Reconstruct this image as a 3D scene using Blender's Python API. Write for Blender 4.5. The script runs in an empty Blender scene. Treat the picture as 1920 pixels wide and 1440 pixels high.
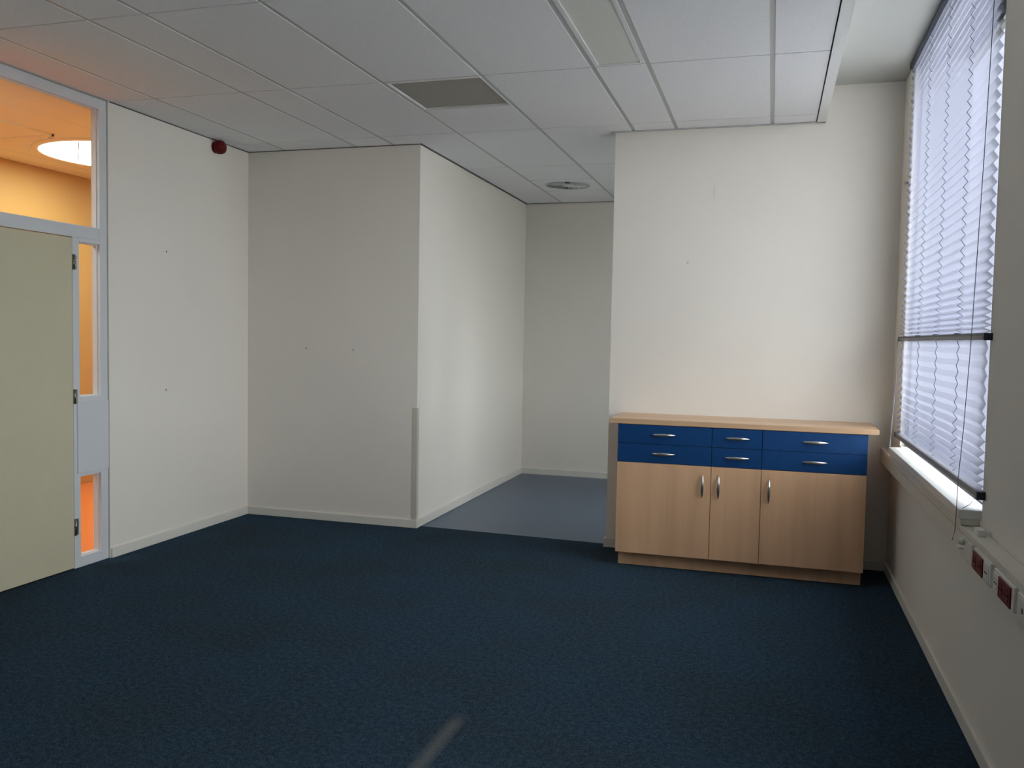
import bpy, bmesh, math, random
from mathutils import Matrix, Vector
random.seed(4)
SC = bpy.context.scene
COL = SC.collection

# ------------------------------------------------------------------ camera
cam = bpy.data.cameras.new('camera')
cam.sensor_fit = 'HORIZONTAL'; cam.sensor_width = 36.0
cam.lens = 1629.33 / 1920 * 36.0
cam.clip_start = 0.02; cam.clip_end = 300
camo = bpy.data.objects.new('camera', cam); COL.objects.link(camo)
Rt = Vector((0.95813007, 0.28571611, 0.01879003))
Up = Vector((-0.03314192, 0.04547875, 0.99841539))
Fw = Vector((-0.28440881, 0.95723455, -0.05304374))
camo.matrix_world = Matrix(((Rt.x, Up.x, -Fw.x, 0.0), (Rt.y, Up.y, -Fw.y, 0.0), (Rt.z, Up.z, -Fw.z, 1.426), (0, 0, 0, 1)))
SC.camera = camo

# ------------------------------------------------------------------ sky (even overcast) and exposure
W = bpy.data.worlds.new('overcast_sky'); SC.world = W; W.use_nodes = True
bg = W.node_tree.nodes['Background']
bg.inputs['Color'].default_value = (0.985, 0.99, 1.02, 1)
bg.inputs['Strength'].default_value = 13.0
SC.view_settings.view_transform = 'Standard'
SC.view_settings.look = 'None'
SC.view_settings.gamma = 1.0
SC.view_settings.use_curve_mapping = False
SC.view_settings.exposure = 0.0

# ------------------------------------------------------------------ measures of the room (metres)
XL, YA, XB, YC, YD, XD, XR = -3.928, 5.938, -2.492, 8.783, 5.875, -1.05, 0.739
H1, H2, YF = 2.821, 3.043, -2.2
WIN = [(3.42, 5.49, 3.043), (1.30, 2.42, 3.043), (6.25, 7.35, 2.45)]   # window openings along the right wall: y, y, head height
ZS = 0.839                                              # top of the window sill

def portal(y0, y1, zt):
    l = bpy.data.lights.new('window_daylight', 'AREA'); l.shape = 'RECTANGLE'
    l.size = zt - ZS; l.size_y = y1 - y0
    l.cycles.is_portal = True
    o = bpy.data.objects.new('window_daylight', l); COL.objects.link(o)
    o.location = (XR + 0.30, (y0 + y1) / 2, (zt + ZS) / 2)
    o.rotation_euler = (0, math.radians(90), 0)
for w in WIN: portal(*w)

# ------------------------------------------------------------------ materials
def mat(name, col, rough=0.6, spec=0.3, metal=0.0, build=None):
    m = bpy.data.materials.new(name); m.use_nodes = True
    nt = m.node_tree; b = nt.nodes['Principled BSDF']
    b.inputs['Base Color'].default_value = (*col, 1)
    b.inputs['Roughness'].default_value = rough
    b.inputs['Specular IOR Level'].default_value = spec
    b.inputs['Metallic'].default_value = metal
    if build: build(nt, b)
    return m

def coords(nt, scale=(1, 1, 1), kind='Object'):
    t = nt.nodes.new('ShaderNodeTexCoord'); mp = nt.nodes.new('ShaderNodeMapping')
    mp.inputs['Scale'].default_value = scale
    nt.links.new(t.outputs[kind], mp.inputs['Vector'])
    return mp.outputs['Vector']

def noise(nt, vec, scale, detail=3, rough=0.55):
    n = nt.nodes.new('ShaderNodeTexNoise')
    n.inputs['Scale'].default_value = scale; n.inputs['Detail'].default_value = detail
    n.inputs['Roughness'].default_value = rough
    nt.links.new(vec, n.inputs['Vector'])
    return n.outputs['Fac']

def ramp(nt, fac, stops):
    r = nt.nodes.new('ShaderNodeValToRGB'); e = r.color_ramp.elements
    while len(e) < len(stops): e.new(0.5)
    for s, (p, c) in zip(e, stops): s.position = p; s.color = (*c, 1)
    nt.links.new(fac, r.inputs['Fac'])
    return r.outputs['Color']

def bump(nt, b, h, strength, dist=0.002):
    n = nt.nodes.new('ShaderNodeBump'); n.inputs['Strength'].default_value = strength
    n.inputs['Distance'].default_value = dist
    nt.links.new(h, n.inputs['Height']); nt.links.new(n.outputs['Normal'], b.inputs['Normal'])

def mulc(c, k): return tuple(x * k for x in c)

def speckle(col, var, scale, bstr=0.15, bscale=None, bdist=0.002):
    def f(nt, b):
        v = coords(nt)
        c = ramp(nt, noise(nt, v, scale, 4), [(0.3, mulc(col, 1 - var)), (0.7, mulc(col, 1 + var))])
        nt.links.new(c, b.inputs['Base Color'])
        bump(nt, b, noise(nt, v, bscale or scale * 6, 2), bstr, bdist)
    return f

PAINT = (0.83, 0.785, 0.72)
M = {}
M['wall'] = mat('cream_wall_paint', PAINT, 0.75, 0.25, 0, speckle(PAINT, 0.015, 1.3, 0.25, 260, 0.0012))
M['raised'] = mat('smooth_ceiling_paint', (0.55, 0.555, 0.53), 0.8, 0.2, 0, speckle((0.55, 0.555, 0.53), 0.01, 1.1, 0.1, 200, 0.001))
TILE = (0.86, 0.86, 0.88)
M['tile'] = mat('mineral_fibre_tile', TILE, 0.9, 0.1, 0, speckle(TILE, 0.05, 170, 0.5, 330, 0.0015))
M['runner'] = mat('grey_ceiling_rail', (0.44, 0.455, 0.45), 0.30, 0.4)
M['tee'] = mat('grey_ceiling_cross_rail', (0.15, 0.15, 0.155), 0.5, 0.3)
M['backing'] = mat('dark_ceiling_backing', (0.14, 0.14, 0.14), 0.9, 0.1)
M['edge'] = mat('white_edge_profile', (0.78, 0.79, 0.79), 0.4, 0.4)
M['white'] = mat('white_lacquer', (0.76, 0.77, 0.77), 0.42, 0.4, 0, speckle((0.76, 0.77, 0.77), 0.01, 3, 0.05, 90))
M['frame'] = mat('pale_grey_frame_lacquer', (0.66, 0.68, 0.71), 0.45, 0.4, 0, speckle((0.66, 0.68, 0.71), 0.012, 4, 0.06, 90))
M['skirt'] = mat('off_white_skirting', (0.74, 0.72, 0.66), 0.5, 0.35, 0, speckle((0.74, 0.72, 0.66), 0.02, 5, 0.08, 120))
M['door'] = mat('beige_door_laminate', (0.60, 0.555, 0.40), 0.55, 0.35, 0, speckle((0.60, 0.555, 0.40), 0.015, 9, 0.1, 240, 0.001))
M['steel'] = mat('satin_steel', (0.62, 0.60, 0.57), 0.3, 0.5, 1.0)
M['hinge'] = mat('dull_hinge_metal', (0.30, 0.28, 0.24), 0.4, 0.5, 1.0)
M['guard'] = mat('grey_beige_corner_guard', (0.60, 0.56, 0.48), 0.5, 0.3)
M['return'] = mat('grey_return_panel', (0.40, 0.385, 0.345), 0.8, 0.2, 0, speckle((0.40, 0.385, 0.345), 0.10, 120, 0.5, 220, 0.002))
M['diff'] = mat('cream_light_diffuser', (0.74, 0.75, 0.70), 0.35, 0.4)
M['ventw'] = mat('white_vent_enamel', (0.72, 0.73, 0.72), 0.4, 0.4)
M['black'] = mat('black_void', (0.012, 0.012, 0.012), 0.8, 0.1)
M['red'] = mat('red_plastic', (0.12, 0.0015, 0.005), 0.45, 0.25)
M['socketred'] = mat('dark_red_socket_plastic', (0.13, 0.003, 0.010), 0.4, 0.3)
M['trunk'] = mat('cream_trunking_plastic', (0.72, 0.69, 0.62), 0.38, 0.45)
M['plastic'] = mat('white_plastic', (0.76, 0.75, 0.70), 0.38, 0.4)
M['sill'] = mat('white_stone_sill', (0.83, 0.83, 0.80), 0.25, 0.5, 0, speckle((0.83, 0.83, 0.80), 0.02, 60, 0.02, 100))
M['rail'] = mat('grey_blind_rail', (0.20, 0.20, 0.215), 0.45, 0.45)
M['raildark'] = mat('dark_blue_grey_blind_cap', (0.035, 0.045, 0.07), 0.45, 0.4)
M['cord'] = mat('grey_blue_cord', (0.16, 0.17, 0.22), 0.8, 0.2)
M['cordpale'] = mat('pale_grey_cord', (0.26, 0.28, 0.34), 0.6, 0.3)
M['alu'] = mat('grey_window_frame', (0.11, 0.115, 0.14), 0.5, 0.3)
M['mark'] = mat('dark_wall_plug', (0.16, 0.15, 0.13), 0.8, 0.2)

def carpet(nt, b):
    v = coords(nt)
    f1 = noise(nt, v, 150, 5, 0.8); f2 = noise(nt, v, 46, 2, 0.5); g = noise(nt, v, 1.6, 3)
    av = nt.nodes.new('ShaderNodeMix'); av.data_type = 'FLOAT'; av.inputs['Factor'].default_value = 0.20
    nt.links.new(f1, av.inputs['A']); nt.links.new(f2, av.inputs['B']); f = av.outputs['Result']
    c = ramp(nt, f, [(0.34, (0.008, 0.019, 0.034)), (0.50, (0.027, 0.054, 0.088)), (0.68, (0.098, 0.155, 0.205))])
    c2 = ramp(nt, g, [(0.35, (1.02, 0.90, 0.80)), (0.62, (1.0, 1.02, 1.05))])
    mx = nt.nodes.new('ShaderNodeMix'); mx.data_type = 'RGBA'; mx.blend_type = 'MULTIPLY'
    mx.inputs['Factor'].default_value = 1
    nt.links.new(c, mx.inputs['A']); nt.links.new(c2, mx.inputs['B'])
    # a pale streak in the carpet colour, about 0.5 m long and 4 cm wide
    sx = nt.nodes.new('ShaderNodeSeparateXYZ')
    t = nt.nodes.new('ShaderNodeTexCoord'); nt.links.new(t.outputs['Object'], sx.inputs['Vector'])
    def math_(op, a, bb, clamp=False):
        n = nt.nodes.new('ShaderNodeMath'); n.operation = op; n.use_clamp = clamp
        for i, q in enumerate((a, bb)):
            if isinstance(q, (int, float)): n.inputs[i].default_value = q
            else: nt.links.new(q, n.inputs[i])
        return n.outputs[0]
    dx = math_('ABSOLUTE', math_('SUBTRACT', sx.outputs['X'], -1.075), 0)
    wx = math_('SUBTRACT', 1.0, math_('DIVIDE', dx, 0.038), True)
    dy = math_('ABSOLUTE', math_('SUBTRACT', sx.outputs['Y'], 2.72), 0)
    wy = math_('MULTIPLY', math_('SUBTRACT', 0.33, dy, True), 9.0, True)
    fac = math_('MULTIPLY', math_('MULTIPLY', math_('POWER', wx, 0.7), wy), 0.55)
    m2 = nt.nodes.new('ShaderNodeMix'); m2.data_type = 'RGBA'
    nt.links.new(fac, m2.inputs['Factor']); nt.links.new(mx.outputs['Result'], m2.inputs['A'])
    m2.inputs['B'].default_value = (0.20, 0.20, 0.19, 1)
    nt.links.new(m2.outputs['Result'], b.inputs['Base Color'])
    bump(nt, b, f, 1.0, 0.008)
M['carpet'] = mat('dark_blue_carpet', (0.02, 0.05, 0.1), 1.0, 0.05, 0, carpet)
VIN = (0.066, 0.104, 0.165)
M['vinyl'] = mat('blue_grey_linoleum', VIN, 0.38, 0.45, 0, speckle(VIN, 0.06, 90, 0.03, 40, 0.001))

def beech(tone, axis='z'):
    def f(nt, b):
        sc = {'z': (26, 26, 1.1), 'x': (0.9, 24, 24)}[axis]
        v = coords(nt, sc)
        n1 = noise(nt, v, 1.0, 5, 0.6)
        v2 = coords(nt, {'z': (9, 9, 0.12), 'x': (0.12, 9, 9)}[axis])
        n2 = noise(nt, v2, 1.0, 1, 0.4)
        a = nt.nodes.new('ShaderNodeMath'); a.operation = 'MULTIPLY_ADD'
        nt.links.new(n1, a.inputs[0]); a.inputs[1].default_value = 0.45
        a2 = nt.nodes.new('ShaderNodeMath'); a2.operation = 'MULTIPLY'
        nt.links.new(n2, a2.inputs[0]); a2.inputs[1].default_value = 0.55
        nt.links.new(a2.outputs[0], a.inputs[2])
        c = ramp(nt, a.outputs[0], [(0.30, mulc(tone, 0.83)), (0.5, tone), (0.70, mulc(tone, 1.13))])
        nt.links.new(c, b.inputs['Base Color'])
        bump(nt, b, n1, 0.05, 0.001)
    return f
BEECH = (0.67, 0.41, 0.245)
M['beech'] = mat('beech_laminate', BEECH, 0.42, 0.35, 0, beech(BEECH, 'z'))
M['beechtop'] = mat('beech_worktop', (0.66, 0.43, 0.265), 0.36, 0.4, 0, beech((0.66, 0.43, 0.265), 'x'))
M['carcass'] = mat('red_brown_edge', (0.15, 0.065, 0.032), 0.6, 0.2)
M['blue'] = mat('blue_drawer_laminate', (0.003, 0.046, 0.165), 0.45, 0.35, 0, speckle((0.003, 0.046, 0.165), 0.08, 40, 0.05, 150))

def glass_mat(name, tint=(1, 1, 1)):
    m = bpy.data.materials.new(name); m.use_nodes = True; nt = m.node_tree
    nt.nodes.clear()
    o = nt.nodes.new('ShaderNodeOutputMaterial'); mx = nt.nodes.new('ShaderNodeMixShader')
    t = nt.nodes.new('ShaderNodeBsdfTransparent'); t.inputs['Color'].default_value = (*tint, 1)
    g = nt.nodes.new('ShaderNodeBsdfGlossy'); g.inputs['Roughness'].default_value = 0.02
    mx.inputs[0].default_value = 0.03
    nt.links.new(t.outputs[0], mx.inputs[1]); nt.links.new(g.outputs[0], mx.inputs[2])
    nt.links.new(mx.outputs[0], o.inputs[0])
    return m
M['glass'] = glass_mat('window_glass', (0.95, 0.98, 0.97))

def fabric_mat():
    m = bpy.data.materials.new('lavender_blind_fabric'); m.use_nodes = True; nt = m.node_tree
    nt.nodes.clear()
    o = nt.nodes.new('ShaderNodeOutputMaterial')
    d = nt.nodes.new('ShaderNodeBsdfDiffuse'); d.inputs['Color'].default_value = (0.52, 0.54, 0.66, 1)
    t = nt.nodes.new('ShaderNodeBsdfTranslucent'); t.inputs['Color'].default_value = (0.24, 0.245, 0.31, 1)
    p = nt.nodes.new('ShaderNodeBsdfTransparent'); p.inputs['Color'].default_value = (1.0, 0.985, 0.97, 1)
    v = coords(nt, (1, 1, 1)); n = noise(nt, v, 420, 2)
    r = nt.nodes.new('ShaderNodeMapRange'); r.inputs['To Min'].default_value = 0.42; r.inputs['To Max'].default_value = 0.58
    nt.links.new(n, r.inputs['Value'])
    m1 = nt.nodes.new('ShaderNodeMixShader'); m2 = nt.nodes.new('ShaderNodeMixShader')
    nt.links.new(r.outputs[0], m1.inputs[0])
    nt.links.new(d.outputs[0], m1.inputs[1]); nt.links.new(t.outputs[0], m1.inputs[2])
    m2.inputs[0].default_value = 0.34
    nt.links.new(m1.outputs[0], m2.inputs[1]); nt.links.new(p.outputs[0], m2.inputs[2])
    nt.links.new(m2.outputs[0], o.inputs[0])
    return m
M['fabric'] = fabric_mat()

def emit_mat(name, col, s):
    m = bpy.data.materials.new(name); m.use_nodes = True; nt = m.node_tree; nt.nodes.clear()
    o = nt.nodes.new('ShaderNodeOutputMaterial'); e = nt.nodes.new('ShaderNodeEmission')
    e.inputs['Color'].default_value = (*col, 1); e.inputs['Strength'].default_value = s
    nt.links.new(e.outputs[0], o.inputs[0]); return m
M['dome'] = emit_mat('lit_skylight_dome', (1.0, 0.97, 0.92), 13.0)
M['cyellow'] = mat('yellow_corridor_paint', (0.66, 0.43, 0.15), 0.7, 0.2, 0, speckle((0.66, 0.43, 0.15), 0.02, 3, 0.1, 200, 0.001))
M['corange'] = mat('orange_corridor_linoleum', (0.80, 0.25, 0.06), 0.6, 0.25, 0, speckle((0.80, 0.25, 0.06), 0.05, 40, 0.03, 80))
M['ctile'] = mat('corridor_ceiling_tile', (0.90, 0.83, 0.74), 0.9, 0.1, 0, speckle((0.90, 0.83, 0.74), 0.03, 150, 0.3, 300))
M['ground'] = mat('pale_gravel_ground', (0.62, 0.61, 0.58), 0.95, 0.1, 0, speckle((0.62, 0.61, 0.58), 0.2, 8, 0.3, 30, 0.01))
M['brick'] = mat('outside_wall_render', (0.095, 0.098, 0.125), 0.9, 0.1, 0, speckle((0.095, 0.098, 0.125), 0.1, 12, 0.3, 40, 0.005))

# ------------------------------------------------------------------ mesh helpers
class MB:
    def __init__(s): s.v = []; s.f = []; s.smooth = []
    def box(s, x0, x1, y0, y1, z0, z1):
        n = len(s.v)
        s.v += [(x, y, z) for x in (x0, x1) for y in (y0, y1) for z in (z0, z1)]
        for f in ((0, 1, 3, 2), (4, 6, 7, 5), (0, 4, 5, 1), (2, 3, 7, 6), (0, 2, 6, 4), (1, 5, 7, 3)):
            s.f.append(tuple(n + i for i in f)); s.smooth.append(False)
        return s
    def cbox(s, x0, x1, y0, y1, z0, z1, c):
        """box with chamfered edges"""
        bm = bmesh.new(); bmesh.ops.create_cube(bm, size=1)
        for v in bm.verts:
            v.co = ((x0 + x1) / 2 + v.co.x * (x1 - x0), (y0 + y1) / 2 + v.co.y * (y1 - y0), (z0 + z1) / 2 + v.co.z * (z1 - z0))
        bmesh.ops.bevel(bm, geom=bm.edges[:], offset=c, segments=2, profile=0.6, affect='EDGES')
        n = len(s.v); bm.verts.ensure_lookup_table(); bm.verts.index_update()
        s.v += [tuple(v.co) for v in bm.verts]
        for f in bm.faces: s.f.append(tuple(n + v.index for v in f.verts)); s.smooth.append(False)
        bm.free(); return s
    def prism(s, pts, z0, z1):
        n = len(s.v); k = len(pts)
        s.v += [(x, y, z0) for x, y in pts] + [(x, y, z1) for x, y in pts]
        s.f.append(tuple(n + i for i in reversed(range(k)))); s.f.append(tuple(n + k + i for i in range(k)))
        s.smooth += [False, False]
        for i in range(k):
            j = (i + 1) % k; s.f.append((n + i, n + j, n + k + j, n + k + i)); s.smooth.append(False)
        return s
    def lathe(s, prof, origin, axis, seg=32, smooth=True, caps=True):
        """prof: list of (r, h) along axis from origin"""
        ax = Vector(axis).normalized()
        u = ax.orthogonal().normalized(); w = ax.cross(u); o = Vector(origin); n = len(s.v)
        for r, h in prof:
            for i in range(seg):
                a = 2 * math.pi * i / seg
                s.v.append(tuple(o + ax * h + (u * math.cos(a) + w * math.sin(a)) * r))
        for k in range(len(prof) - 1):
            for i in range(seg):
                j = (i + 1) % seg
                s.f.append((n + k * seg + i, n + k * seg + j, n + (k + 1) * seg + j, n + (k + 1) * seg + i)); s.smooth.append(smooth)
        if not caps: return s
        s.f.append(tuple(n + i for i in reversed(range(seg)))); s.smooth.append(False)
        m = n + (len(prof) - 1) * seg
        s.f.append(tuple(m + i for i in range(seg))); s.smooth.append(False)
        return s
    def tube(s, pts, rad, seg=8, side=None):
        """sweep; rad = number or list of (a, b) half sizes; side = direction of the first half size"""
        P = [Vector(p) for p in pts]; n = len(s.v); k = len(P)
        for i, p in enumerate(P):
            t = (P[min(i + 1, k - 1)] - P[max(i - 1, 0)]).normalized()
            u = (Vector(side) if side else t.orthogonal()); u = (u - t * u.dot(t)).normalized(); w = t.cross(u)
            a, b = (rad, rad) if isinstance(rad, (int, float)) else rad[i]
            for j in range(seg):
                an = 2 * math.pi * j / seg
                s.v.append(tuple(p + u * math.cos(an) * a + w * math.sin(an) * b))
        for i in range(k - 1):
            for j in range(seg):
                q = (j + 1) % seg
                s.f.append((n + i * seg + j, n + i * seg + q, n + (i + 1) * seg + q, n + (i + 1) * seg + j)); s.smooth.append(True)
        s.f.append(tuple(n + j for j in reversed(range(seg)))); s.smooth.append(False)
        s.f.append(tuple(n + (k - 1) * seg + j for j in range(seg))); s.smooth.append(False)
        return s
    def mesh(s, name, m):
        me = bpy.data.meshes.new(name); me.from_pydata(s.v, [], s.f); me.materials.append(m)
        me.polygons.foreach_set('use_smooth', s.smooth)
        bm = bmesh.new(); bm.from_mesh(me); bmesh.ops.recalc_face_normals(bm, faces=bm.faces[:]); bm.to_mesh(me); bm.free()
        me.update(); return me
    def build(s, name, m, parent=None):
        o = bpy.data.objects.new(name, s.mesh(name, m)); COL.objects.link(o)
        if parent:
            o.parent = parent
            o.matrix_parent_inverse = Matrix.Translation(-parent_loc(parent))
        return o

def parent_loc(o):
    # parts are modelled in room coordinates: only a thing's own Empty carries an offset
    return Vector((0, 0, 0)) if o.parent else Vector(o.location)

def tag(o, label, cat=None, group=None, kind=None):
    o['label'] = label
    if cat: o['category'] = cat
    if group: o['group'] = group
    if kind: o['kind'] = kind
    return o
def empty(name, loc, label, cat=None, group=None, kind=None):
    o = bpy.data.objects.new(name, None); COL.objects.link(o); o.location = loc; o.empty_display_size = 0.1
    return tag(o, label, cat, group, kind)
def struct(o, label): return tag(o, label, kind='structure')
B = lambda *a: MB().box(*a)

# ------------------------------------------------------------------ floors
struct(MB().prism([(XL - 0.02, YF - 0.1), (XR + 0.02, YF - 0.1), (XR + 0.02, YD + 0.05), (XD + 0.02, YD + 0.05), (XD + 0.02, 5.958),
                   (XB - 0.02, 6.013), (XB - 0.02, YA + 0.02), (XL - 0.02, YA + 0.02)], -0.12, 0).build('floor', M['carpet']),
       'dark blue carpet floor of the empty room')
struct(MB().prism([(XB - 0.02, 6.0145), (XD + 0.02, 5.9595), (XD + 0.02, YD + 0.10), (XR + 0.02, YD + 0.10), (XR + 0.02, YC + 0.02), (XB - 0.02, YC + 0.02)], -0.12, -0.002).build('floor_passage', M['vinyl']),
       'blue-grey linoleum floor of the side passage')

# ------------------------------------------------------------------ walls
TOP = 3.2
mb = MB(); mb.box(XL - 0.1, XL, 4.447, YA + 0.02, 0, TOP).box(XL - 0.1, XL, YF - 0.1, 3.165, 0, TOP).box(XL - 0.1, XL, 3.165, 4.447, H1 + 0.001, TOP)
wl = struct(mb.build('wall_left', M['wall']), 'cream painted left wall right of the door')
wp = struct(B(XL - 0.1, XB, YA, YC + 0.1, 0, TOP).build('wall_pillar', M['wall']), 'cream wall block projecting beside the passage')
wq = struct(B(XB, XR + 0.3, YC, YC + 0.1, 0, TOP).build('wall_passage_end', M['wall']), 'shaded cream wall closing the end of the passage')
wb = struct(B(XD, XR, YD, YD + 0.12, 0, TOP).build('wall_back', M['wall']),
            'bright cream wall behind the beech cabinets')
struct(B(XL - 0.1, XR + 0.3, YF - 0.1, YF, 0, TOP).build('wall_front', M['wall']), 'cream wall at the near end of the room')
mb = MB(); mo = MB(); edges = [YF] + [v for w in sorted(WIN) for v in w[:2]] + [YC]
for i in range(0, len(edges), 2): mb.box(XR, XR + 0.095, edges[i], edges[i + 1], 0, TOP); mo.box(XR + 0.096, XR + 0.30, edges[i], edges[i + 1], -0.45, TOP)
for a, b, zt in WIN:
    mb.box(XR, XR + 0.095, a, b, 0, ZS - 0.035).box(XR, XR + 0.095, a, b, zt, TOP)
    mo.box(XR + 0.096, XR + 0.30, a, b, -0.45, ZS - 0.035).box(XR + 0.096, XR + 0.30, a, b, zt, TOP)
wr = struct(mb.build('wall_right', M['wall']), 'dim cream window wall on the right')
struct(mo.build('wall_right_outer', M['brick']), 'dark brick outer leaf of the window wall')
struct(B(-7.2, XR + 0.45, YF - 0.6, YC + 1.4, TOP, TOP + 0.15).build('ceiling_roof_slab', M['backing']), 'flat roof slab above the rooms')

# small plugs and marks left on the walls
def plug(parent, p, axis, r=0.006):
    a = Vector(axis); MB().lathe([(r, -0.002), (r, 0.0012), (r * 0.6, 0.002)], p, a, 10).build('wall_plug', M['mark'], parent)
plug(wl, (XL, 4.983, 1.962), (1, 0, 0)); plug(wl, (XL, 4.976, 1.029), (1, 0, 0))
plug(wp, (-3.415, YA, 1.316), (0, -1, 0), 0.005); plug(wp, (-3.018, YA, 1.313), (0, -1, 0), 0.005)
MB().lathe([(0.008, -0.002), (0.008, 0.003), (0.005, 0.006)], (-0.546, YD, 1.946), (0, -1, 0), 12).build('wall_plug', M['plastic'], wb)
arc = [(-0.372 + 0.012 * math.cos(t) - 0.008, YD - 0.0006, 2.40 + 0.05 * math.sin(t)) for t in [math.radians(a) for a in range(120, 250, 10)]]
MB().tube(arc, [(0.0016, 0.0008)] * len(arc), 6, (1, 0, 0)).build('scratch_mark', M['guard'], wb)
s_ = MB().lathe([(0.006, -0.002), (0.006, 0.012), (0.011, 0.013), (0.011, 0.019), (0.006, 0.021)], (XR, 5.60, 2.378), (-1, 0, 0), 12).build('cord_screw', M['steel'], wr)

# corner guard on the projecting block
g = MB(); g.box(-2.526, XB + 0.0025, YA - 0.0030, YA, 0.062, 0.894).box(XB, XB + 0.0030, YA, YA + 0.034, 0.062, 0.894)
struct(g.build('trim_1', M['guard']), 'thin grey-beige corner guard on the projecting wall block')

# skirting boards
SK = 0.060; T = 0.014
def skirt(name, segs, label):
    mb = MB()
    for a in segs: mb.cbox(*a, 0, SK, 0.003)
    struct(mb.build(name, M['skirt']), label)
skirt('baseboard_left', [(XL, XL + T, 4.452, YA - T)], 'white skirting along the left wall')
skirt('baseboard_pillar', [(XL, XB + T, YA - T, YA)], 'white skirting under the projecting wall block')
skirt('baseboard_passage', [(XB, XB + T, YA, YC - T)], 'white skirting along the bright passage wall')
skirt('baseboard_passage_end', [(XB, XR, YC - T, YC)], 'white skirting at the end of the passage')
skirt('baseboard_back', [(XD - T, XR - T, YD - T, YD), (XD - T, XD, YD, YD + 0.12 + T), (XD, XR, YD + 0.12, YD + 0.12 + T)], 'white skirting behind the beech cabinets')
skirt('baseboard_right', [(XR - T, XR, YF, YD)], 'white skirting below the windows')

# ------------------------------------------------------------------ suspended ceiling
K = [-3.6035, -3.0018, -2.6986, -2.1109, -1.5304, -0.9258, -0.6447, -0.0408, 0.2358]
L1, L2, L3, L4, L5, L6 = 3.2794, 4.4657, 5.6721, 6.891, 7.5011, 8.0944
LY = [YF, -0.32, 0.88, 2.08, L1, L2, L3, L4, L6, YC]
ZONES = [(XL, XB, YA), (XB, XD, YC), (XD, K[8], YD)]
GW = 0.016                                                # shadow gap along the walls
mb = MB()
for x0, x1, ym in ZONES: mb.box(x0 - 0.02, x1 + 0.02, YF, ym + 0.02, H1 + 0.022, H1 + 0.10)
ceil = struct(mb.build('ceiling', M['backing']), 'suspended ceiling of large white tiles between grey rails')
XS = [XL] + K
def clipped(x0, x1, y0, y1):
    out = []
    for i, (zx0, zx1, ym) in enumerate(ZONES):
        a = max(x0, zx0 + (GW if i == 0 else 0)); b = min(x1, zx1)
        if b - a < 1e-4: continue
        # keep the gap to walls that stop this zone
        lim = ym - GW
        c, d = y0, min(y1, lim)
        if d - c < 0.004: continue
        if i == 1:
            # inside the passage keep a gap to both side walls
            if c < YA and d > YA:
                out.append((a, b, c, YA - GW)); a2 = max(a, XB + GW); b2 = min(b, XD - GW)
                if b2 > a2: out.append((a2, b2, YA - GW, d))
                continue
            if c >= YA - 0.01: a = max(a, XB + GW); b = min(b, XD - GW)
            if b <= a: continue
        out.append((a, b, c, d))
    return out
def tile(x0, x1, y0, y1, name='ceiling_tile', m='tile'):
    gx = 0.0125; gy = 0.0048
    rs = clipped(x0 + (gx if x0 > XL else 0), x1 - gx, y0 + gy, y1 - gy)
    if not rs: return
    mb = MB()
    for a, b, c, d in rs: mb.box(a, b, c, d, H1, H1 + 0.018)
    mb.build(name, M[m], ceil)
for i in range(len(XS) - 1):
    for j in range(len(LY) - 1):
        x0, x1, y0, y1 = XS[i], XS[i + 1], LY[j], LY[j + 1]
        if i == 6 and j == 4: continue                    # recessed luminaire
        if i == 4 and j == 5: tile(x0, x1, y0 + 0.604, y1); continue
        if i == 4 and j == 7: tile(x0, x1, y0, L5); continue
        tile(x0, x1, y0, y1)
def ymax(x): return YA if x < XB else (YC if x < XD else YD)
for k in K[:-1]:
    B(k - 0.0125, k + 0.0125, YF, ymax(k) - 0.002, H1 + 0.0025, H1 + 0.022).build('main_runner', M['runner'], ceil)
for y in LY[1:-1]:
    mb = MB()
    for x0, x1, ym in ZONES:
        if y < ym: mb.box(x0 + 0.002, x1 - 0.002, y - 0.006, y + 0.006, H1 + 0.010, H1 + 0.022)
    mb.build('cross_rail', M['tee'], ceil)
B(K[3] + 0.0125, K[4] - 0.0125, L5 - 0.006, L5 + 0.006, H1 + 0.006, H1 + 0.022).build('cross_rail', M['tee'], ceil)
B(K[3] + 0.0125, K[4] - 0.0125, L2 + 0.598, L2 + 0.610, H1 + 0.004, H1 + 0.022).build('cross_rail', M['tee'], ceil)
# wall angles round the edge of the suspended ceiling
et = MB()
et.box(XL, XL + 0.010, 4.46, YA, H1 - 0.004, H1).box(XL, XB - 0.0, YA - 0.010, YA, H1 - 0.004, H1)
et.build('wall_angle', M['tee'], ceil)
B(XB, XB + 0.012, YA, YC, H1 - 0.006, H1 + 0.004).build('wall_angle', M['backing'], ceil)
B(XB, XD, YC - 0.012, YC, H1 - 0.004, H1).build('wall_angle', M['tee'], ceil)
B(XD - 0.035, K[8] + 0.045, YD - 0.020, YD, H1 - 0.006, H1).build('wall_angle', M['runner'], ceil)
# edge profile and upstand towards the raised ceiling
struct(MB().box(K[8] - 0.006, K[8] + 0.046, YF, YD - 0.001, H1 - 0.006, H1 + 0.010).box(K[8] + 0.014, K[8] + 0.046, YF, YD - 0.001, H1 + 0.010, H2 + 0.03)
       .build('trim_2', M['edge']), 'white profile edging the suspended ceiling beside the windows')
struct(B(K[8] + 0.046, XR + 0.30, YF, YD, H2, H2 + 0.1).build('ceiling_raised', M['raised']), 'smooth raised ceiling strip above the windows')

struct(B(XD - 0.002, XR, YD + 0.12, YC, H1, H1 + 0.08).build('ceiling_passage', M['tile']), 'white ceiling of the passage behind the back wall')
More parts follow.
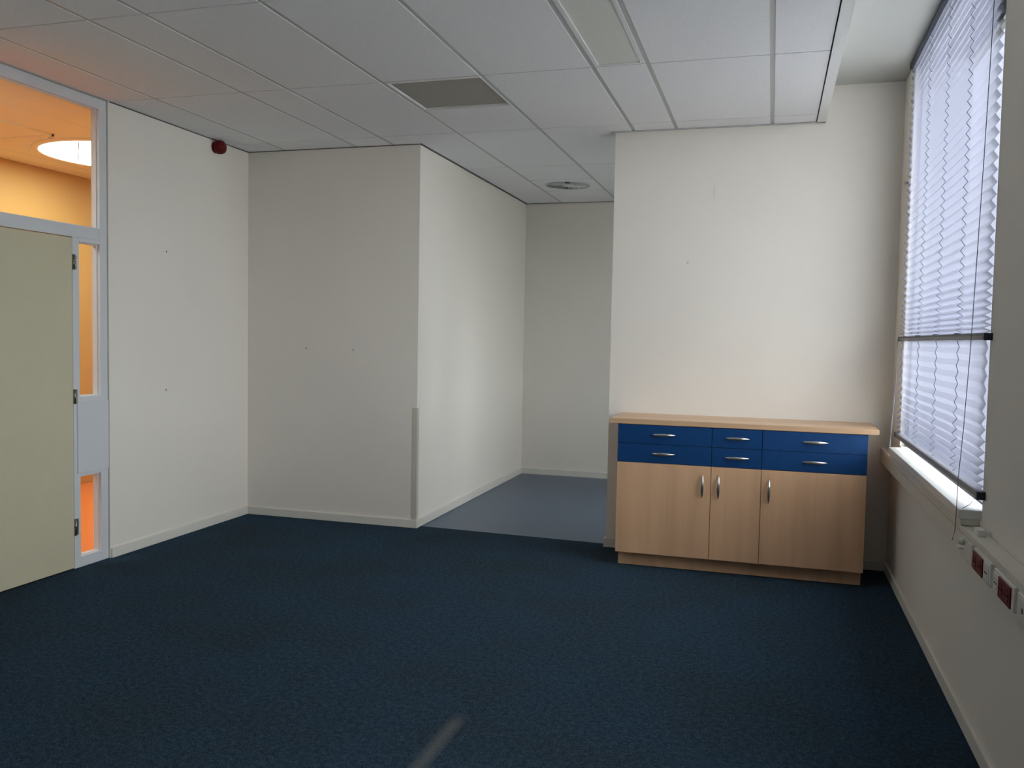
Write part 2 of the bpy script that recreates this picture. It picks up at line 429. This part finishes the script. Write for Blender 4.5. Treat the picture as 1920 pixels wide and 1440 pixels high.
# grey return-air panel
c = empty('ceiling_return_panel', (-1.82, 4.77, H1), 'dark grey square panel set among the white ceiling tiles', 'ceiling panel')
x0, x1, y0, y1 = K[3] + 0.0125, K[4] - 0.0125, L2 + 0.0035, L2 + 0.598
f = MB(); w = 0.009
f.box(x0, x1, y0, y0 + 0.028, H1 - 0.002, H1 + 0.02).box(x0, x1, y1 - w, y1, H1, H1 + 0.02).box(x0, x0 + w, y0 + 0.028, y1 - w, H1, H1 + 0.02).box(x1 - w, x1, y0 + 0.028, y1 - w, H1, H1 + 0.02)
f.build('panel_frame', M['edge'], c)
B(x0 + w, x1 - w, y0 + 0.028, y1 - w, H1 + 0.010, H1 + 0.02).build('grey_infill', M['return'], c)

# recessed luminaire, switched off
c = empty('recessed_luminaire', ((K[5] + K[6]) / 2, (L1 + L2) / 2, H1), 'long unlit recessed luminaire with cream diffuser in the ceiling', 'ceiling light')
x0, x1, y0, y1 = K[5] + 0.0125, K[6] - 0.0125, L1 + 0.0035, L2 - 0.0035; w = 0.022
f = MB(); f.box(x0, x1, y0, y0 + w, H1, H1 + 0.02).box(x0, x1, y1 - w, y1, H1, H1 + 0.02).box(x0, x0 + w, y0 + w, y1 - w, H1, H1 + 0.02).box(x1 - w, x1, y0 + w, y1 - w, H1, H1 + 0.02)
f.build('housing_frame', M['edge'], c)
B(x0 + w, x1 - w, y0 + w, y1 - w, H1 + 0.005, H1 + 0.02).build('diffuser', M['diff'], c)

# round swirl vent in the passage ceiling
vx, vy = (K[3] + K[4]) / 2, (L5 + L6) / 2
c = empty('ceiling_vent', (vx, vy, H1), 'round swirl air vent in the passage ceiling', 'vent')
# square plate with a round hole
seg = 48; R0 = 0.205; hx, hy = (K[4] - K[3]) / 2 - 0.0125, (L6 - L5) / 2 - 0.006
pl = MB()
for q in range(seg):
    pts = []
    for a in (2 * math.pi * q / seg, 2 * math.pi * (q + 1) / seg):
        cx, cy = math.cos(a), math.sin(a); k = min(hx / max(abs(cx), 1e-6), hy / max(abs(cy), 1e-6))
        pts.append(((vx + cx * R0, vy + cy * R0), (vx + cx * k, vy + cy * k)))
    pl.prism([pts[0][0], pts[0][1], pts[1][1], pts[1][0]], H1, H1 + 0.018)
pl.build('vent_plate', M['tile'], c)
MB().lathe([(0.212, 0.0), (0.212, 0.008), (0.196, 0.010), (0.192, 0.0), (0.212, 0.0)], (vx, vy, H1 + 0.004), (0, 0, -1), 48, True, False).build('vent_ring', M['ventw'], c)
MB().lathe([(0.205, 0.0), (0.205, 0.002)], (vx, vy, H1 + 0.0175), (0, 0, 1), 40).build('dark_cavity', M['black'], c)
MB().lathe([(0.062, 0.0), (0.060, 0.010), (0.035, 0.020), (0.010, 0.022)], (vx, vy, H1 + 0.010), (0, 0, -1), 32).build('vent_hub', M['ventw'], c)
bl = MB()
for q in range(22):
    a = 2 * math.pi * q / 22; d = Vector((math.cos(a), math.sin(a), 0)); t = Vector((-d.y, d.x, 0)); o = Vector((vx, vy, H1))
    n = len(bl.v)
    for r, hw in ((0.058, 0.0025), (0.193, 0.0070)):
        for sgn, dz in ((-1, 0.014), (1, -0.003)):
            p = o + d * r + t * sgn * hw; bl.v += [(p.x, p.y, p.z + dz), (p.x, p.y, p.z + dz + 0.0015)]
    for fc in ((0, 2, 6, 4), (1, 5, 7, 3), (0, 4, 5, 1), (2, 3, 7, 6), (0, 1, 3, 2), (4, 6, 7, 5)):
        bl.f.append(tuple(n + i for i in fc)); bl.smooth.append(False)
bl.build('swirl_blades', M['ventw'], c)

# ------------------------------------------------------------------ door, frame and side lights in the left wall
FX0, FX1 = XL - 0.070, XL - 0.009
fr = struct(bpy.data.objects.new('trim_3', None), 'pale grey door frame with glazed side light and fanlight'); COL.objects.link(fr); fr.location = (XL, 4.0, 0)
def post(y0, y1, z0, z1, name): MB().cbox(FX0, FX1, y0, y1, z0, z1, 0.002).build(name, M['frame'], fr)
post(4.385, 4.444, 0, H1 - 0.002, 'post'); post(4.168, 4.219, 0, 1.968, 'post'); post(3.168, 3.226, 0, H1 - 0.002, 'post')
post(3.226, 4.385, 1.968, 2.040, 'rail'); post(3.226, 4.385, 2.757, H1 - 0.002, 'rail'); post(4.219, 4.385, 1.945, 1.968, 'rail')
post(4.219, 4.385, 0.549, 1.027, 'rail'); post(4.219, 4.385, 0, 0.064, 'rail')
MB().cbox(FX1 - 0.004, FX1 + 0.007, 4.193, 4.444, 0.568, 0.996, 0.0015).build('cover_panel', M['frame'], fr)
B(FX0 + 0.004, FX0 + 0.014, 4.160, 4.170, 0, 1.968).build('rebate', M['black'], fr)

def glazing(name, y0, y1, z0, z1, label):
    w = empty(name, (XL - 0.08, (y0 + y1) / 2, z0), label, kind='structure')
    e = 0.006
    for a in ((y0, y1, z0, z0 + e), (y0, y1, z1 - e, z1), (y0, y0 + e, z0 + e, z1 - e), (y1 - e, y1, z0 + e, z1 - e)):
        B(XL - 0.056, XL - 0.030, *a).build('glazing_bead', M['frame'], w)
    B(XL - 0.063, XL - 0.057, y0, y1, z0, z1).build('pane', M['glass'], w)
glazing('window_4', 3.226, 4.385, 2.040, 2.757, 'glazed fanlight above the beige door showing the orange corridor')
glazing('window_5', 4.219, 4.385, 1.027, 1.945, 'tall narrow side light beside the beige door')
glazing('window_6', 4.219, 4.385, 0.064, 0.549, 'short low side light near the floor beside the door')

d = empty('door_1', (XL, 3.70, 0), 'beige flush door with three steel hinges, closed', kind='structure')
MB().cbox(FX1 - 0.036, FX1 + 0.004, 3.232, 4.161, 0.008, 1.962, 0.0015).build('door_leaf', M['door'], d)
for z0, z1 in ((1.778, 1.866), (0.988, 1.074), (0.203, 0.302)):
    h = MB().lathe([(0.0075, 0), (0.0075, z1 - z0)], (FX1 + 0.010, 4.167, z0), (0, 0, 1), 14)
    hb = h.build('hinge', M['hinge'], d)
    B(FX1 - 0.001, FX1 + 0.006, 4.160, 4.194, z0 + 0.002, z1 - 0.002).build('hinge_leaf', M['steel'], hb)
    MB().lathe([(0.0079, 0), (0.0079, 0.003)], (FX1 + 0.010, 4.167, (z0 + z1) / 2), (0, 0, 1), 14).build('hinge_joint', M['black'], hb)
B(FX0, FX1 - 0.004, 3.226, 4.168, 0.0, 0.0075).build('door_gap_shade', M['black'], d)  # black strip closes the gap under the door, standing in for its shade
MB().tube([(FX1 + 0.004, 3.30, 1.05), (FX1 + 0.05, 3.30, 1.05), (FX1 + 0.055, 3.31, 1.05), (FX1 + 0.055, 3.42, 1.05)], 0.009, 10).build('door_handle', M['steel'], d)

# fire alarm sounder
s = empty('fire_alarm_sounder', (XL, 5.515, 2.770), 'dark red round fire alarm sounder high on the left wall', 'fire alarm')
MB().lathe([(0.040, 0), (0.042, 0.016), (0.040, 0.018)], (XL, 5.515, 2.767), (1, 0, 0), 28).build('mounting_base', M['red'], s)
MB().lathe([(0.036, 0.018), (0.047, 0.024), (0.049, 0.050), (0.044, 0.068), (0.030, 0.080), (0.012, 0.084)], (XL, 5.515, 2.767), (1, 0, 0), 28).build('sounder_horn', M['red'], s)

# ------------------------------------------------------------------ corridor behind the door
CX0, CX1, CY0, CY1, CH = -6.10, XL - 0.1, 1.2, 9.6, 2.82
struct(B(CX0 - 0.1, CX1, CY0, CY1, -0.12, -0.003).build('floor_corridor', M['corange']), 'orange linoleum floor of the corridor')
struct(B(CX0 - 0.1, CX0, CY0, CY1, 0, TOP).build('wall_corridor', M['cyellow']), 'yellow far wall of the corridor')
struct(B(CX0, CX1, CY0 - 0.1, CY0, 0, TOP).build('wall_corridor_near', M['cyellow']), 'yellow near end wall of the corridor')
struct(B(CX0, CX1, CY1, CY1 + 0.1, 0, TOP).build('wall_corridor_end', M['cyellow']), 'yellow end wall of the corridor')
struct(B(CX1 - 0.012, CX1, CY0, 3.165, 0, TOP).box(CX1 - 0.012, CX1, 4.447, CY1, 0, TOP).build('wall_corridor_side', M['cyellow']), 'yellow near side wall of the corridor')
cc = struct(B(CX0, CX1, CY0, CY1, CH + 0.018, CH + 0.08).build('ceiling_corridor', M['backing']), 'corridor ceiling of tiles tinted orange by the floor')
cxs = [CX1, -4.58, -5.18, -5.78, CX0]; cys = [CY0, 1.85, 3.05, 4.26, 5.46, 6.66, 7.86, CY1]
for i in range(4):
    for j in range(7):
        B(cxs[i + 1] + 0.008, cxs[i] - 0.008, cys[j] + 0.008, cys[j + 1] - 0.008, CH, CH + 0.018).build('ceiling_tile', M['ctile'], cc)
for x in cxs[1:-1]: B(x - 0.008, x + 0.008, CY0, CY1, CH - 0.001, CH + 0.018).build('ceiling_rail', M['edge'], cc)
for y in cys[1:-1]: B(CX0, CX1, y - 0.008, y + 0.008, CH - 0.0005, CH + 0.018).build('ceiling_rail', M['edge'], cc)
def skylight(y, label):
    sx = -5.03
    s = empty('round_skylight', (sx, y, CH), label, 'skylight', 'round skylights along the corridor')
    MB().lathe([(0.625, 0), (0.622, 0.006), (0.58, 0.012), (0.572, 0.0), (0.625, 0)], (sx, y, CH - 0.003), (0, 0, -1), 64, True, False).build('rim', M['ctile'], s)
    MB().lathe([(0.572, 0), (0.572, 0.002)], (sx, y, CH - 0.006), (0, 0, -1), 64).build('lit_dome', M['dome'], s)
    p = Vector((-4.93, y - 0.54, CH - 0.010)); q = Vector((-5.51, y + 0.07, CH - 0.010))
    MB().tube([p, q], [(0.004, 0.001)] * 2, 6, (1, 1, 0)).build('seam', M['runner'], s)
skylight(5.83, 'round white lit skylight in the corridor ceiling, seen through the fanlight')
skylight(3.0, 'added unseen round white skylight behind the left wall, brightening the corridor')  # extra skylight added out of view to brighten the corridor
h = empty('ceiling_hatch', (-5.2, 4.9, CH), 'shallow square hatch in the corridor ceiling, seen through the fanlight', 'hatch')
f = MB(); x0, x1, y0, y1 = -5.62, -4.97, 4.46, 5.10
for a in ((x0, x1, y0, y0 + 0.02), (x0, x1, y1 - 0.02, y1), (x0, x0 + 0.02, y0, y1), (x1 - 0.02, x1, y0, y1)): f.box(*a, CH - 0.016, CH)
f.build('hatch_frame', M['ctile'], h)
B(x0 + 0.02, x1 - 0.02, y0 + 0.02, y1 - 0.02, CH - 0.006, CH).build('hatch_lid', M['ctile'], h)
o = MB().lathe([(0.014, 0), (0.014, 0.006), (0.006, 0.014)], (-5.066, 5.158, CH), (0, 0, -1), 16).build('ceiling_detector', M['guard'])
tag(o, 'tiny detector on the corridor ceiling beside the round skylight', 'detector')

# ------------------------------------------------------------------ windows in the right wall
def window(i, y0, y1, zt, label):
    w = empty('window_%d' % i, (XR + 0.15, (y0 + y1) / 2, ZS), label, kind='structure')
    fx0, fx1, e = XR + 0.035, XR + 0.095, 0.055
    for a in ((y0, y1, ZS - 0.034, ZS + 0.006), (y0, y1, zt - e, zt), (y0, y0 + e, ZS + 0.006, zt - e), (y1 - e, y1, ZS + 0.006, zt - e)):
        B(fx0, fx1, *a).build('window_frame', M['alu'], w)
    ym = (y0 + y1) / 2
    lights = ((y0 + e, ym - 0.03), (ym + 0.03, y1 - e)) if i > 1 else ((y0 + e, y1 - e),)
    if i > 1: B(fx0, fx1, ym - 0.03, ym + 0.03, ZS + 0.006, zt - e).build('window_mullion', M['alu'], w)
    for a, b in lights:
        B(XR + 0.062, XR + 0.068, a, b, ZS + 0.006, zt - e).build('pane', M['glass'], w)
    yl = min(y1, 5.40) if i == 1 else y1 - 0.015
    m = MB(); m.cbox(0.668, XR + 0.0005, y0 + 0.015, yl, ZS - 0.034, ZS, 0.0025)
    m.box(XR, XR + 0.034, y0, y1, ZS - 0.034, ZS)
    m.build('window_sill', M['sill'], w)
    B(XR + 0.096, XR + 0.33, y0, y1, ZS - 0.034, ZS - 0.005).build('outer_sill', M['brick'], w)
    if i < 3: B(0.675, XR, y0 + 0.018, yl - 0.003, 0.783, ZS - 0.034).build('sill_apron', M['trunk'], w)
window(1, *WIN[0], 'tall window behind the lavender pleated blind')
window(2, *WIN[1], 'added unshaded window on the right wall, unseen beside the camera')  # unseen window added to bring more daylight into the room
window(3, *WIN[2], 'added unseen, unshaded window at the right end of the passage')  # unseen window, added for the daylight on the passage and left walls

# ------------------------------------------------------------------ pleated blind
pb = empty('pleated_blind', (XR, 4.48, 0.88), 'lavender pleated blind with dark middle and bottom rails over the window', 'blind')
BX = XR - 0.010                                           # mid plane of the pleats
BY0, BY1 = 3.415, 5.515
S_ = 0.0262                                               # width of one pleat face
def pleats(z0, z1, tight_low, tight_high, hm):
    """zigzag from z0 up to z1, faces pressed together near the rails"""
    zs = [z0]; z = z0
    while z < z1 - 0.004:
        a = (z - z0); b = (z1 - z)
        h = hm
        h = min(h, tight_low[0] + (hm - tight_low[0]) * min(1, a / tight_low[1]) ** 0.7)
        h = min(h, tight_high[0] + (hm - tight_high[0]) * min(1, b / tight_high[1]) ** 0.7)
        z = min(z + h, z1); zs.append(z)
    pts = [(BX, zs[0])]; sgn = 1
    for i in range(1, len(zs)):
        h = zs[i] - zs[i - 1]; dpt = math.sqrt(max(S_ * S_ - h * h, 1e-8)); pts.append((BX + sgn * dpt / 2, zs[i])); sgn = -sgn
    return pts
def fabric(name, pts):
    n_ = 24; mb = MB(); k = len(pts)
    for (x, z) in pts:
        for j in range(n_ + 1):
            y = BY0 + (BY1 - BY0) * j / n_
            mb.v.append((x, y, z + 0.0008 * math.sin(j * 1.3 + z * 9)))
    for i in range(k - 1):
        for j in range(n_):
            a = i * (n_ + 1) + j; mb.f.append((a, a + 1, a + n_ + 2, a + n_ + 1)); mb.smooth.append(False)
    me = bpy.data.meshes.new(name); me.from_pydata(mb.v, [], mb.f); me.materials.append(M['fabric'])
    o = bpy.data.objects.new(name, me); COL.objects.link(o); o.parent = pb; o.matrix_parent_inverse = Matrix.Translation(-Vector(pb.location))
    return o
UP = pleats(1.474, 3.010, (0.0085, 0.30), (0.0215, 0.01), 0.0212); fabric('upper_fabric', UP)
LO = pleats(0.918, 1.452, (0.0110, 0.30), (0.0245, 0.02), 0.0248); fabric('lower_fabric', LO)
MB().cbox(BX - 0.018, BX + 0.018, BY0 - 0.01, BY1 + 0.01, 3.010, 3.042, 0.003).build('head_rail', M['raildark'], pb)
def rail(name, z0, z1, y0, y1, label=None):
    r = MB().cbox(BX - 0.017, BX + 0.015, y0, y1, z0, z1, 0.003).build(name, M['rail'], pb)
    for a, b in ((y0 - 0.014, y0 + 0.008), (y1 - 0.006, y1 + 0.014)):
        MB().cbox(BX - 0.0185, BX + 0.0165, a, b, z0 - 0.0015, z1 + 0.0015, 0.002).build('end_cap', M['raildark'], r)
    return r
mr = rail('middle_rail', 1.450, 1.473, 3.398, 5.525)
MB().cbox(BX - 0.0180, BX + 0.014, 3.405, 5.52, 1.4655, 1.4745, 0.001).build('dark_rail_cap', M['raildark'], mr)
br = rail('bottom_rail', 0.888, 0.914, 3.392, 5.525)
CY = (4.89, 4.385, 3.90)
for y in CY:
    for pts, up in ((UP, 1), (LO, -1)):
        mb = MB(); mb.tube([(x - 0.0022, y, z) for x, z in pts], [(0.0022, 0.0016)] * len(pts), 6, (0, 1, 0)); mb.build('lift_cord', M['cord'], pb)
    MB().lathe([(0.016, 0), (0.015, 0.003), (0.008, 0.0045)], (BX - 0.006, y, 1.4745), (0, 0, 1), 14).build('cord_guide', M['raildark'], pb)
# pull cord hanging in front, loop to the bottom rail, guide cord to the sill corner
pc = [(0.706, 3.42, 3.01), (0.703, 3.44, 2.5), (0.700, 3.46, 2.1), (0.699, 3.487, 1.80), (0.698, 3.522, 1.435), (0.690, 3.54, 1.12), (0.672, 3.50, 0.93), (0.661, 3.445, 0.846), (0.660, 3.452, 0.757), (0.662, 3.500, 0.714)]
MB().tube(pc, 0.0014, 8).build('pull_cord', M['cord'], pb)
MB().tube([(BX - 0.02, 3.40, 0.89), (0.70, 3.43, 0.86), (0.682, 3.455, 0.8405)], 0.0012, 6).build('loop_cord', M['cord'], pb)
MB().tube([(BX - 0.02, 5.53, 1.46), (0.702, 5.482, 1.20), (0.684, 5.436, 0.98), (0.673, 5.402, 0.842)], [(0.0016, 0.0016), (0.002, 0.002), (0.003, 0.003), (0.0035, 0.0035)], 8).build('guide_cord', M['cordpale'], pb)

# ------------------------------------------------------------------ cable trunking with sockets
ct = empty('cable_trunking', (0.70, 2.0, 0.73), 'cream cable trunking running along the window wall below the sill', 'cable trunking')
MB().cbox(0.684, XR - 0.0005, YF, YD - 0.001, 0.686, 0.780, 0.003).build('trunking_body', M['trunk'], ct)
B(0.6815, 0.686, YF, YD - 0.002, 0.692, 0.754).build('trunking_cover', M['trunk'], ct)
MB().cbox(0.678, 0.690, YF, YD - 0.002, 0.758, 0.781, 0.002).build('trunking_lip', M['trunk'], ct)

def sock_well(parent, y, z, m, x):
    MB().lathe([(0.0205, 0.0), (0.0205, 0.0016), (0.0185, 0.0016), (0.0175, 0.0004)], (x, y, z), (-1, 0, 0), 24).build('socket_well', m, parent)
    for dy in (-0.0095, 0.0095):
        MB().lathe([(0.003, 0), (0.003, 0.0012)], (x - 0.0006, y + dy, z), (-1, 0, 0), 10).build('pin_hole', M['black'], parent)
def socket(y0, y1, ry, label):
    s = empty('power_socket', (0.68, (y0 + y1) / 2, 0.72), label, 'socket', 'double sockets in the cable trunking')
    MB().cbox(0.671, 0.684, y0, y1, 0.684, 0.757, 0.003).build('socket_frame', M['plastic'], s)
    r = MB().cbox(0.6668, 0.674, ry[0], ry[1], 0.688, 0.7485, 0.002).build('red_insert', M['socketred'], s)
    r['label'] = 'dark red socket insert'
    w = (ry[1] - ry[0]) / 2
    for k in (0.5, 1.5): sock_well(r, ry[0] + w * k, 0.718, M['socketred'], 0.6668)
    yy = (y0 + ry[0]) / 2 if ry[0] - y0 > y1 - ry[1] else (y1 + ry[1]) / 2
    wi = MB().cbox(0.6685, 0.674, yy - 0.034, yy + 0.034, 0.689, 0.747, 0.002).build('white_insert', M['plastic'], s)
    sock_well(wi, yy, 0.718, M['plastic'], 0.6685)
socket(2.962, 3.198, (3.055, 3.190), 'double socket with red insert at its far end, nearest the window sill')
socket(2.690, 2.918, (2.716, 2.852), 'double socket with red insert at its near end, second from the window')
s = empty('data_outlet', (0.68, 2.56, 0.72), 'white data outlet in the trunking at the right picture edge', 'outlet')
MB().cbox(0.671, 0.684, 2.45, 2.655, 0.684, 0.757, 0.003).build('outlet_frame', M['plastic'], s)
MB().cbox(0.6685, 0.674, 2.56, 2.628, 0.689, 0.750, 0.002).build('outlet_insert', M['plastic'], s)
B(0.6675, 0.670, 2.588, 2.603, 0.712, 0.726).build('port', M['mark'], s)
s = empty('white_plug', (0.67, 3.36, 0.74), 'small white plug in the trunking left of the red sockets', 'plug')
MB().cbox(0.671, 0.684, 3.225, 3.40, 0.684, 0.757, 0.003).build('outlet_plate', M['trunk'], s)
MB().lathe([(0.013, 0), (0.013, 0.006), (0.010, 0.016), (0.007, 0.019)], (0.671, 3.350, 0.742), (-1, 0, 0), 20).build('plug_body', M['plastic'], s)
MB().cbox(0.655, 0.672, 3.352, 3.392, 0.712, 0.718, 0.001).build('plug_clip', M['plastic'], s)
o = MB().cbox(0.694, 0.720, 3.255, 3.318, 0.7805, 0.803, 0.002).build('white_box', M['plastic'])
tag(o, 'tiny white box lying on the trunking just past the window sill', 'box')

# ------------------------------------------------------------------ beech cabinets with blue drawers
FY = 5.402; PK = 0.092
CX = [-0.906, -0.327, -0.032, 0.559]
def bow(parent, c, axis, name='handle'):
    n = 22; L = 0.0725; pts = []; rad = []
    for i in range(n + 1):
        t = -1 + 2 * i / n
        out = 0.004 + 0.022 * (1 - abs(t) ** 2.6)
        p = Vector((c[0], FY - out, c[2])); p[axis] += t * L
        pts.append(p); k = max(0.0, 1 - abs(t) ** 2.2); rad.append((0.0016 + 0.0080 * k, 0.0012 + 0.0034 * k))
    mb = MB(); mb.tube(pts, rad, 12, (0, 0, 1) if axis == 0 else (1, 0, 0))
    h = mb.build(name, M['steel'], parent)
    for sg in (-0.72, 0.72):
        q = Vector((c[0], FY, c[2])); q[axis] += sg * L
        MB().lathe([(0.0042, 0), (0.0036, 0.016)], q, (0, -1, 0), 10).build('handle_foot', M['steel'], h)
UNITS = [
    ('wide beech cabinet with two blue drawers, next to the passage', (-0.619, None), (-0.376, 0.541)),
    ('narrow middle beech cabinet with two short blue drawers', (-0.176, None), (-0.280, 0.541)),
    ('wide beech cabinet with two blue drawers, next to the window wall', (0.268, None), (0.0145, 0.536))]
for u in range(3):
    x0, x1 = CX[u], CX[u + 1]
    lab, (hx, _), (dx, dz) = UNITS[u]
    c = empty('drawer_cabinet', ((x0 + x1) / 2, 5.63, PK), lab, 'cabinet', 'row of beech cabinets under one worktop')
    cb = MB()
    e = 0.018
    cb.box(x0 + 0.0005, x0 + e, FY + 0.019, YD - 0.018, PK, 0.902).box(x1 - e, x1 - 0.0005, FY + 0.019, YD - 0.018, PK, 0.902)
    cb.box(x0 + e, x1 - e, FY + 0.019, YD - 0.018, PK, PK + e).box(x0 + e, x1 - e, YD - 0.022, YD - 0.018, PK + e, 0.902).box(x0 + e, x1 - e, FY + 0.019, YD - 0.022, 0.886, 0.902)
    cb.box(x0 + e, x1 - e, FY + 0.022, FY + 0.06, 0.655, 0.673).box(x0 + e, x1 - e, FY + 0.022, FY + 0.06, 0.775, 0.790)
    cb.build('carcass', M['carcass'] if u == 1 else M['beech'], c)
    # red-brown front edges that show in the joints
    for a, b in ((x0 + 0.0005, x0 + e), (x1 - e, x1 - 0.0005)):
        B(a, b, FY + 0.0182, FY + 0.0188, PK, 0.902).build('front_edging', M['carcass'], c)
    g = 0.0016
    for z0, z1, hz in ((0.7835, 0.8995, 0.843), (0.6655, 0.7810, 0.7245)):
        dr = MB().cbox(x0 + g, x1 - g, FY, FY + 0.018, z0, z1, 0.001).build('drawer', M['blue'], c)
        dr['label'] = 'blue drawer front'
        bow(dr, (hx, FY, hz), 0)
    do = MB().cbox(x0 + g, x1 - g, FY, FY + 0.018, PK - 0.002, 0.6625, 0.001).build('door', M['beech'], c)
    bow(do, (dx, FY, dz), 2)
o = MB().cbox(-0.957, 0.616, FY - 0.002, YD - 0.001, 0.904, 0.934, 0.0012).build('worktop', M['beechtop'])
tag(o, 'beech worktop lying across the row of cabinets', 'worktop')
o = B(CX[0] + 0.012, CX[3] - 0.008, 5.462, 5.480, 0.001, PK - 0.001).box(CX[0] + 0.012, CX[0] + 0.03, 5.48, 5.84, 0.001, PK - 0.001).box(CX[3] - 0.026, CX[3] - 0.008, 5.48, 5.84, 0.001, PK - 0.001).build('plinth', M['beech'])
tag(o, 'recessed beech plinth under the row of cabinets', 'plinth')

# ------------------------------------------------------------------ outside
struct(B(XR + 0.30, 60, -60, 60, -0.6, -0.45).build('ground_outside', M['ground']), 'pale open ground outside the windows')
struct(B(XR + 0.30, 26, 9.6, 22, -0.45, 9.5).build('wall_added_wing', M['brick']), 'added dark building wing outside, darkening the view through the blind')  # added wing darkens what shows through the blind; sky still lights the room
